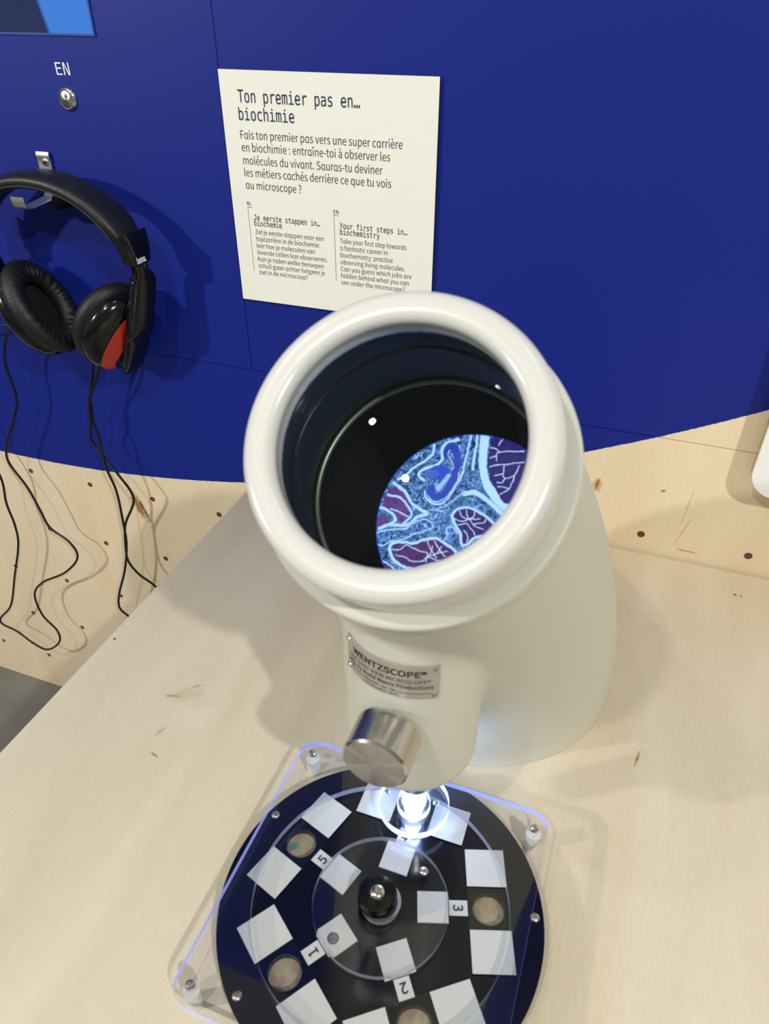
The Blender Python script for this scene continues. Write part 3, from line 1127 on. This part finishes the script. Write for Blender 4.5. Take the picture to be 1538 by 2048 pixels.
bmesh.ops.delete(bm, geom=kill, context='FACES')
bm.to_mesh(me2)
bm.free()
me2.name = 'shell'
me2.materials.clear()
me2.materials.append(M_body)
me2.shade_smooth()
shell = bpy.data.objects.new('shell', me2)
C.objects.link(shell)
shell.parent = ms
shell.matrix_parent_inverse = Matrix.Translation(-ms.location)

col = [(0.0600, -0.0318), (0.0690, -0.0318)]+arc(0.0694, -0.0338, 0.0020, 80, 0, 4)+[(0.0714, -0.0500)]+arc(0.0694, -0.0520, 0.0020, 0, -80, 4)+[(0.0670, -0.0570), (0.0640, -0.0640), (0.0622, -0.0640)]
obj('collar', xf(lathe(col, 144, closed=True), FA), M_body, ms)
ring = [(0.0518, -0.0130), (0.0508, -0.0040)]+arc(0.0552, -0.0032, 0.0046, 186, 98, 8)+arc(0.0592, -0.0035, 0.0052, 94, 2, 12)+[(0.0645, -0.0278)]+arc(0.0629, -0.0288, 0.0016, 0, -85, 4)+[(0.0560, -0.0304), (0.0560, -0.0130)]
o = obj('eyepiece_ring', xf(lathe(ring, 160, closed=True), FA), M_ring, ms)
o['label'] = 'glossy white ring around the viewing lens'
# lens: two curved faces with a rim
RL = 0.20


def cap_z(r, rad):
    return rad-math.sqrt(rad*rad-r*r)


rr = [0.0513*i/24 for i in range(25)]
h0 = cap_z(0.0513, RL)
front = [(r, -0.0110+h0-cap_z(r, RL)) for r in rr]
RL2 = 0.45
h1 = cap_z(0.0513, RL2)
back = [(r, -0.0128-h1+cap_z(r, RL2)) for r in reversed(rr)]
obj('lens', xf(lathe(front+back, 128), FA), M_lens, ms)
baf = [(0.0516, -0.0131), (0.0535, -0.0190), (0.0580, -0.0400), (0.0600, -0.0640), (0.0622, -0.0850), (0.0700, -0.1255)]
# inner black tube and the cell rims that catch light
obj('inner_tube', xf(lathe(baf, 128), FA), M_black, ms)


def cell(r, z, t):
    return xf(lathe([(r-t+t*math.cos(R(k)), z+t*math.sin(R(k))) for k in range(0, 360, 30)], 128, closed=True), FA)


obj('lens_cell', cell(0.0585, -0.0400, 0.0011), M_cell, ms)
obj('lens_cell', cell(0.0620, -0.0850, 0.0014), mat('brass_rim', (150, 152, 120), 0.35, 0.8), ms)

# the lit specimen picture deep in the tube
IC = (0.0143, -0.0037)
IR = 0.0520
IZ = -0.1250
Hm = np.array([0.05957392389921207, 0.01513064066241569, -55.11591854489555, 0.012669009973510148, -0.060195872574499855, 38.99715812946874,
               3.6395458510089345e-05, 3.634936508685176e-05, 1.0]).reshape(3, 3)
Hi = np.linalg.inv(Hm)
NR, NA = 230, 900
ra = np.linspace(0, 1, NR+1)[1:]
aa = np.linspace(0, 2*PI, NA, endpoint=False)
GX = np.concatenate([[0], np.outer(ra, np.cos(aa)).ravel()])*IR+IC[0]
GY = np.concatenate([[0], np.outer(ra, np.sin(aa)).ravel()])*IR+IC[1]
q = Hi @ np.stack([GX*1000, GY*1000, np.ones_like(GX)])
PX = (q[0]/q[2]).astype(np.float64)
PY = (q[1]/q[2]).astype(np.float64)
rng = np.random.RandomState(7)


def vnoise(x, y, cell_, seed):
    r_ = np.random.RandomState(seed)
    n = 256
    g = r_.rand(n, n)
    x = x/cell_
    y = y/cell_
    xi = np.floor(x).astype(int)
    yi = np.floor(y).astype(int)
    fx = x-xi
    fy = y-yi
    fx = fx*fx*(3-2*fx)
    fy = fy*fy*(3-2*fy)
    a = g[xi % n, yi % n]
    b2 = g[(xi+1) % n, yi % n]
    c2 = g[xi % n, (yi+1) % n]
    d2 = g[(xi+1) % n, (yi+1) % n]
    return (a*(1-fx)+b2*fx)*(1-fy)+(c2*(1-fx)+d2*fx)*fy


def fbm(x, y, cell_, seed, o=3):
    s = 0
    w = 0
    for k in range(o):
        s = s+vnoise(x, y, cell_/2**k, seed+k)*0.55**k
        w += 0.55**k
    return s/w


wx = (fbm(PX, PY, 70, 11)-0.5)*34+(fbm(PX, PY, 22, 31)-0.5)*12
wy = (fbm(PX, PY, 70, 21)-0.5)*34+(fbm(PX, PY, 22, 41)-0.5)*12
QX, QY = PX+wx*0.6, PY+wy*0.6


def dist(pts):
    d = np.full(PX.shape, 1e9)
    for (x0, y0), (x1, y1) in zip(pts[:-1], pts[1:]):
        ex, ey = x1-x0, y1-y0
        L2 = ex*ex+ey*ey+1e-9
        t = np.clip(((QX-x0)*ex+(QY-y0)*ey)/L2, 0, 1)
        d = np.minimum(d, np.hypot(QX-x0-t*ex, QY-y0-t*ey))
    return d


def sm(pts, n=5, closed=False):
    if closed:
        pts = list(pts)+[pts[0]]
    return [(p.x, p.y) for p in catmull([(a, b2, 0) for a, b2 in pts], n)]


def inside(pts):
    r_ = np.zeros(PX.shape, bool)
    n = len(pts)
    for i in range(n):
        x0, y0 = pts[i]
        x1, y1 = pts[(i+1) % n]
        if y0 == y1:
            continue
        c = ((y0 > QY) != (y1 > QY)) & (QX < (x1-x0)*(QY-y0)/(y1-y0)+x0)
        r_ ^= c
    return r_


img = np.zeros((PX.size, 3))


def blend(colr, mask):
    mask = np.clip(mask, 0, 1)[:, None]
    img[:] = img*(1-mask)+np.array(colr)*mask


# teal and blue fibrous ground
ang = fbm(PX, PY, 260, 3)*5
st = fbm(PX*np.cos(ang)+PY*np.sin(ang), (PY*np.cos(ang)-PX*np.sin(ang))*4.0, 90, 51, 4)
img[:] = (62, 112, 176)
blend((34, 66, 122), (st-0.40)*4)
blend((104, 158, 224), (0.44-st)*6)
fine = fbm(PX, PY, 12, 61, 2)
blend((28, 58, 104), (fine-0.56)*4)
blend((140, 190, 240), (0.36-fine)*4)
blend((40, 84, 108), (fbm(PX, PY, 170, 71)-0.55)*4)
iso = np.abs(fbm(QX, QY, 120, 81, 3)-0.5)
blend((150, 200, 250), (0.020-iso)*60)
ln = np.abs(fbm(QX*1.0+40, QY*1.0, 46, 91, 3)-0.5)
blend((176, 214, 250), (0.018-ln)*55)
ln2 = np.abs(st-0.5)
blend((170, 210, 250), (0.012-ln2)*70)
blend((24, 44, 92), (fbm(QX, QY, 30, 121, 2)-0.62)*7)
LB = (182, 220, 255)
WB = (206, 232, 255)


def stroke(pts, w, colr=LB, soft=3.0, smooth=True, rim=True):
    d = dist(sm(pts) if smooth else pts)
    if rim:
        blend((40, 80, 190), (w/2+5-d)/4)
    blend(colr, (w/2-d)/soft+0.5)


# broad pale bands
stroke([(1110, 20), (1090, 200), (1085, 350), (1105, 470), (1155, 580), (1235, 680), (1330, 770)], 82)
stroke([(900, 610), (1020, 605), (1100, 655), (1190, 730), (1290, 830)], 46)
stroke([(1040, 20), (1020, 160), (1000, 280), (990, 380)], 22)
stroke([(970, 30), (945, 180), (915, 300), (890, 420), (815, 560), (720, 680), (640, 715), (540, 660), (530, 590)], 18)
stroke([(860, 150), (862, 300), (850, 470), (775, 590), (690, 670), (620, 690), (560, 640), (560, 560)], 12)
stroke([(620, 140), (600, 230), (520, 300), (400, 380), (330, 450), (270, 470)], 22)
stroke([(850, 90), (740, 130), (690, 190), (690, 270), (640, 335), (530, 370), (470, 430), (520, 480)], 26)
# folded vessel
stroke([(735, 240), (760, 170), (815, 165), (840, 290), (820, 420), (770, 530), (700, 620), (630, 640), (585, 610), (590, 560)], 62, (48, 66, 172))
blend((46, 70, 190), (1-np.hypot((QX-670)/110, (QY-410)/78))*6)
blend((58, 100, 190), (1-np.hypot((QX-590)/90, (QY-420)/46))*4)
stroke([(770, 190), (752, 250), (790, 320), (800, 370), (770, 360)], 9, (206, 196, 240), rim=False)
stroke([(760, 440), (690, 520), (650, 560)], 44, (150, 190, 250), rim=False, soft=14)
# purple muscle on the left
for poly in ([(205, 555), (300, 575), (360, 660), (390, 800), (330, 890), (285, 905), (225, 800), (120, 740), (150, 620)],
             [(60, 850), (150, 830), (185, 890), (60, 930)]):
    mk = inside(sm(poly, 5, True)).astype(float)
    blend((104, 66, 128), mk)
    blend((70, 40, 96), mk*(fine-0.45)*3)
stroke([(170, 620), (290, 650), (350, 720), (400, 810), (330, 890), (290, 915)], 20)
stroke([(230, 510), (340, 600), (400, 700), (470, 750), (550, 805), (460, 830), (390, 900), (310, 920), (200, 910), (90, 950)], 30)
stroke([(100, 740), (200, 790), (240, 860), (180, 910)], 26)
stroke([(200, 750), (300, 800), (370, 830)], 12)
# strands across the middle left
stroke([(60, 990), (200, 955), (330, 950), (430, 885), (520, 855), (585, 885), (600, 940), (520, 975), (420, 1000), (330, 1045), (200, 1070), (130, 1110), (60, 1090)], 13)
stroke([(735, 990), (740, 940), (790, 930), (850, 990)], 14)
stroke([(560, 1045), (700, 1060), (750, 1000), (735, 950)], 10)
stroke([(640, 760), (740, 730), (840, 640), (900, 600)], 10)
stroke([(560, 770), (640, 770), (720, 800)], 9)


def lobe(outline, branches, wall_w, colr):
    mk = inside(sm(outline, 6, True)).astype(float)
    blend(colr, mk)
    blend((30, 26, 84), mk*(fine-0.46)*3.2)
    for br in branches:
        stroke(br, 8, WB, 2.5, rim=False)
    if wall_w:
        stroke(list(outline)+[outline[0]], wall_w)


lobe([(780, 830), (830, 770), (920, 745), (1020, 770), (1110, 830), (1190, 920), (1120, 1010), (1000, 1040), (890, 1120), (870, 990), (830, 930)],
     [[(950, 860), (880, 830), (860, 780)], [(950, 860), (930, 800), (925, 755)], [(950, 860), (1000, 830), (1010, 780)], [(950, 860), (1060, 850)],
      [(950, 860), (870, 880), (800, 850)], [(960, 860), (1010, 920), (1090, 960)], [(930, 900), (860, 910), (840, 920)], [(930, 900), (990, 970), (1010, 1010)],
      [(900, 960), (940, 1010), (930, 1070)], [(1000, 900), (1090, 890), (1120, 840)]], 24, (62, 36, 112))
lobe([(185, 1150), (215, 1090), (300, 1075), (420, 1090), (540, 1050), (640, 1045), (740, 1110), (830, 1190), (740, 1260), (600, 1290), (420, 1330), (300, 1300), (215, 1230)],
     [[(200, 1150), (290, 1145), (350, 1110), (420, 1140), (540, 1180), (550, 1220)], [(240, 1200), (330, 1215), (380, 1250), (500, 1265), (550, 1220)],
      [(545, 1050), (565, 1110), (600, 1170), (640, 1230)], [(610, 1060), (650, 1110), (680, 1170), (720, 1220)], [(560, 1230), (600, 1130), (600, 1110)],
      [(640, 1190), (740, 1170)], [(550, 1220), (640, 1190), (690, 1120)], [(540, 1270), (560, 1230), (660, 1260)]], 26, (86, 44, 104))
lobe([(1165, 60), (1330, 40), (1560, 80), (1600, 420), (1330, 700), (1220, 600), (1160, 470), (1130, 320), (1150, 180)],
     [[(1480, 205), (1250, 215), (1215, 250), (1215, 300)], [(1250, 215), (1200, 180), (1160, 170)], [(1230, 150), (1260, 100), (1300, 75)], [(1480, 310), (1230, 340), (1150, 355)],
      [(1290, 345), (1275, 420), (1190, 435)], [(1275, 425), (1300, 465), (1390, 430), (1440, 340)], [(1300, 465), (1270, 505), (1220, 510)], [(1390, 430), (1340, 560), (1250, 620)],
      [(1340, 560), (1220, 550)], [(1215, 250), (1150, 270)]], 0, (48, 34, 110))
blend((70, 54, 90), (inside(sm([(110, 1260), (200, 1320), (260, 1400), (100, 1420)], 4, True)))*0.9)
stroke([(110, 1250), (190, 1300), (270, 1370)], 13)
stroke([(110, 1250), (150, 1370)], 11)
# the rest of the round field
fall = np.hypot(GX-IC[0], GY-IC[1])/IR
blend((24, 40, 150), (fall-0.985)*70)
lc = img/255.0
lc = np.where(lc <= 0.04045, lc/12.92, ((lc+0.055)/1.055)**2.4)
V = [FA @ Vector((x, y, IZ)) for x, y in zip(GX, GY)]
F = [(0, 1+k, 1+(k+1) % NA) for k in range(NA)]
for i in range(NR-1):
    for k in range(NA):
        j = (k+1) % NA
        F.append((1+i*NA+k, 1+(i+1)*NA+k, 1+(i+1)*NA+j, 1+i*NA+j))
M_img = bpy.data.materials.new('lit_tissue_picture')
M_img.use_nodes = True
nt = M_img.node_tree
b = nt.nodes['Principled BSDF']
b.inputs['Base Color'].default_value = (0.01, 0.01, 0.01, 1)
b.inputs['Roughness'].default_value = 0.6
at = nt.nodes.new('ShaderNodeAttribute')
at.attribute_name = 'tissue'
nt.links.new(at.outputs['Color'], b.inputs['Emission Color'])
b.inputs['Emission Strength'].default_value = 1.3
me = mesh_of('specimen_picture', V, F, M_img, smooth=False)
ca = me.color_attributes.new('tissue', 'FLOAT_COLOR', 'POINT')
buf = np.ones((len(V), 4), np.float32)
buf[:, :3] = lc
ca.data.foreach_set('color', buf.ravel())
o = bpy.data.objects.new('specimen_picture', me)
C.objects.link(o)
o.parent = ms
o.matrix_parent_inverse = Matrix.Translation(-ms.location)
o['label'] = 'round lit picture of blue and purple stained tissue'
# black diaphragm round the picture
obj('diaphragm', xf(lathe([(0.001, -0.1262), (0.0705, -0.1262)], 96), FA), M_black, ms)

# objective and light ring under the barrel
OX, OY = -0.0112, -0.3772
TO = Matrix.Translation((OX, OY, 0))
obj('objective', xf(lathe([(0, BZ+0.001), (0.0135, BZ+0.001), (0.0135, 0.075), (0.0118, 0.071), (0.0118, 0.0520), (0, 0.0520)], 64), TO), M_steel, ms)
obj('light_tube', xf(lathe([(0.0090, 0.0165), (0.0112, 0.0165), (0.0112, 0.0518), (0.0090, 0.0518)], 64, closed=True), TO), M_clear, ms)
obj('lamp', xf(lathe([(0, 0.0350), (0.0060, 0.0345), (0.0080, 0.0320), (0.0080, 0.0270), (0.0065, 0.0255), (0.0065, 0.0190), (0, 0.0185)], 40), TO), M_led, ms)
v, f = xf(lathe([(0.0114, 0.0215), (0.0240, 0.0215), (0.0240, 0.0280), (0.0114, 0.0280)], 96, closed=True), TO)
fm = []
for q in f:
    zs = [v[i][2] for i in q]
    fm.append(1 if max(zs)-min(zs) > 1e-4 else 0)
o = obj('light_ring', (v, f), [M_clear, M_glow_edge], ms, face_mats=fm)
o['label'] = 'clear disc with a glowing blue white rim'
for sx, sy in ((-0.0305, -0.3773), (0.0036, -0.3740)):
    obj('screw', xf(screw_head(0.0022, 0.0020), Matrix.Translation((sx, sy, 0.0281))), M_screw, o, local=True)
    # parent is a mesh at the origin of its thing
led = bpy.data.lights.new('stage_light', 'POINT')
led.energy = 0.13
led.color = (0.36, 0.52, 1.0)
led.shadow_soft_size = 0.006
lo = bpy.data.objects.new('stage_light', led)
C.objects.link(lo)
lo.location = (OX, OY, 0.044)

# focus knob
FKn = frame((BX-0.0005, BY-BR_-0.0006, 0.1525), (1, 0, 0), (0, 0, 1), (0, -1, 0))
kr = 0.0182
kv = lathe([(0, 0.0255), (kr-0.0012, 0.0255), (kr, 0.0243), (kr, 0.0030), (kr-0.0008, 0.0022), (0.010, 0.0022), (0.010, -0.004), (0, -0.004)], 96)
fm = [1 if all(kv[0][i][2] > 0.0254 for i in q) else 0 for q in kv[1]]
o = obj('focus_knob', xf(kv, FKn), [M_steel, M_turned], ms, face_mats=fm)
o['label'] = 'brushed steel focus knob'

# engraved name plate bent round the barrel
a0, a1 = R(-46), R(35)


def bend(x, z, d):
    """x along the arc (metres from the plate middle), z height, d offset out of the barrel."""
    a = (a0+a1)/2+x/BR_
    r = BR_+d
    return (BX+r*math.sin(a), BY-r*math.cos(a), z)


PW = BR_*(a1-a0)
PZ0, PZ1 = 0.1790, 0.2030
V, F = [], []
n = 40
for dd in (0.0002, 0.0009):
    for i in range(n+1):
        x = -PW/2+PW*i/n
        V += [bend(x, PZ0, dd), bend(x, PZ1, dd)]
m2 = 2*(n+1)
for i in range(n):
    F.append((m2+2*i, m2+2*i+2, m2+2*i+3, m2+2*i+1))
    F.append((2*i+1, 2*i+3, 2*i+2, 2*i))
    F.append((2*i, 2*i+2, m2+2*i+2, m2+2*i))
    F.append((2*i+3, 2*i+1, m2+2*i+1, m2+2*i+3))
F += [(0, m2, m2+1, 1), (2*n+1, m2+2*n+1, m2+2*n, 2*n)]
npl = obj('name_plate', (V, F), M_plate, ms)
lines = [
    ('WENTZSCOPE\u00ae', -0.0215, 0.1952, 0.043, 0.0042, 0.012),
    ('THE EASY-VIEW MICROSCOPE\u00ae', -0.0245, 0.1904, 0.048, 0.0028, 0.0),
    ('Mfg. by Budd Wentz Productions', -0.0252, 0.1865, 0.0504, 0.0026, 0.006),
    ('Oakland, California    Ser. No.', -0.0245, 0.1830, 0.031, 0.0018, 0.0),
    ('International Pat. Pend.', -0.0130, 0.1803, 0.020, 0.0015, 0.0)]
parts = []
for (s, x, z, w, hh, th) in lines:
    tv, tf = text(s, SANS, x, z, w, hh, th)
    parts.append(([bend(q[0], q[1], 0.00105) for q in tv], tf))
rv, rf = [], []
for i in range(13):
    x = 0.0072+0.0175*i/12
    rv += [bend(x, 0.1829, 0.00105), bend(x, 0.1832, 0.00105)]
rf = [(2*i, 2*i+2, 2*i+3, 2*i+1) for i in range(12)]
parts.append((rv, rf))
obj('lettering', join(*parts), mat('plate_ink', (44, 38, 34), 0.6), npl, smooth=False, local=True)
for x in (-PW/2+0.0022, PW/2-0.0022):
    for z in (PZ0+0.0024, PZ1-0.0024):
        p = Vector(bend(x, z, 0.0009))
        nrm = Vector((p.x-BX, p.y-BY, 0)).normalized()
        s1 = nrm.cross(Vector((0, 0, 1)))
        obj('rivet', xf(lathe([(0, 0.0012), (0.0008, 0.0011), (0.0014, 0.0006), (0.0015, 0)], 16), frame(p, Vector((0, 0, 1)).cross(nrm), (0, 0, 1), nrm)), M_screw, npl, local=True)
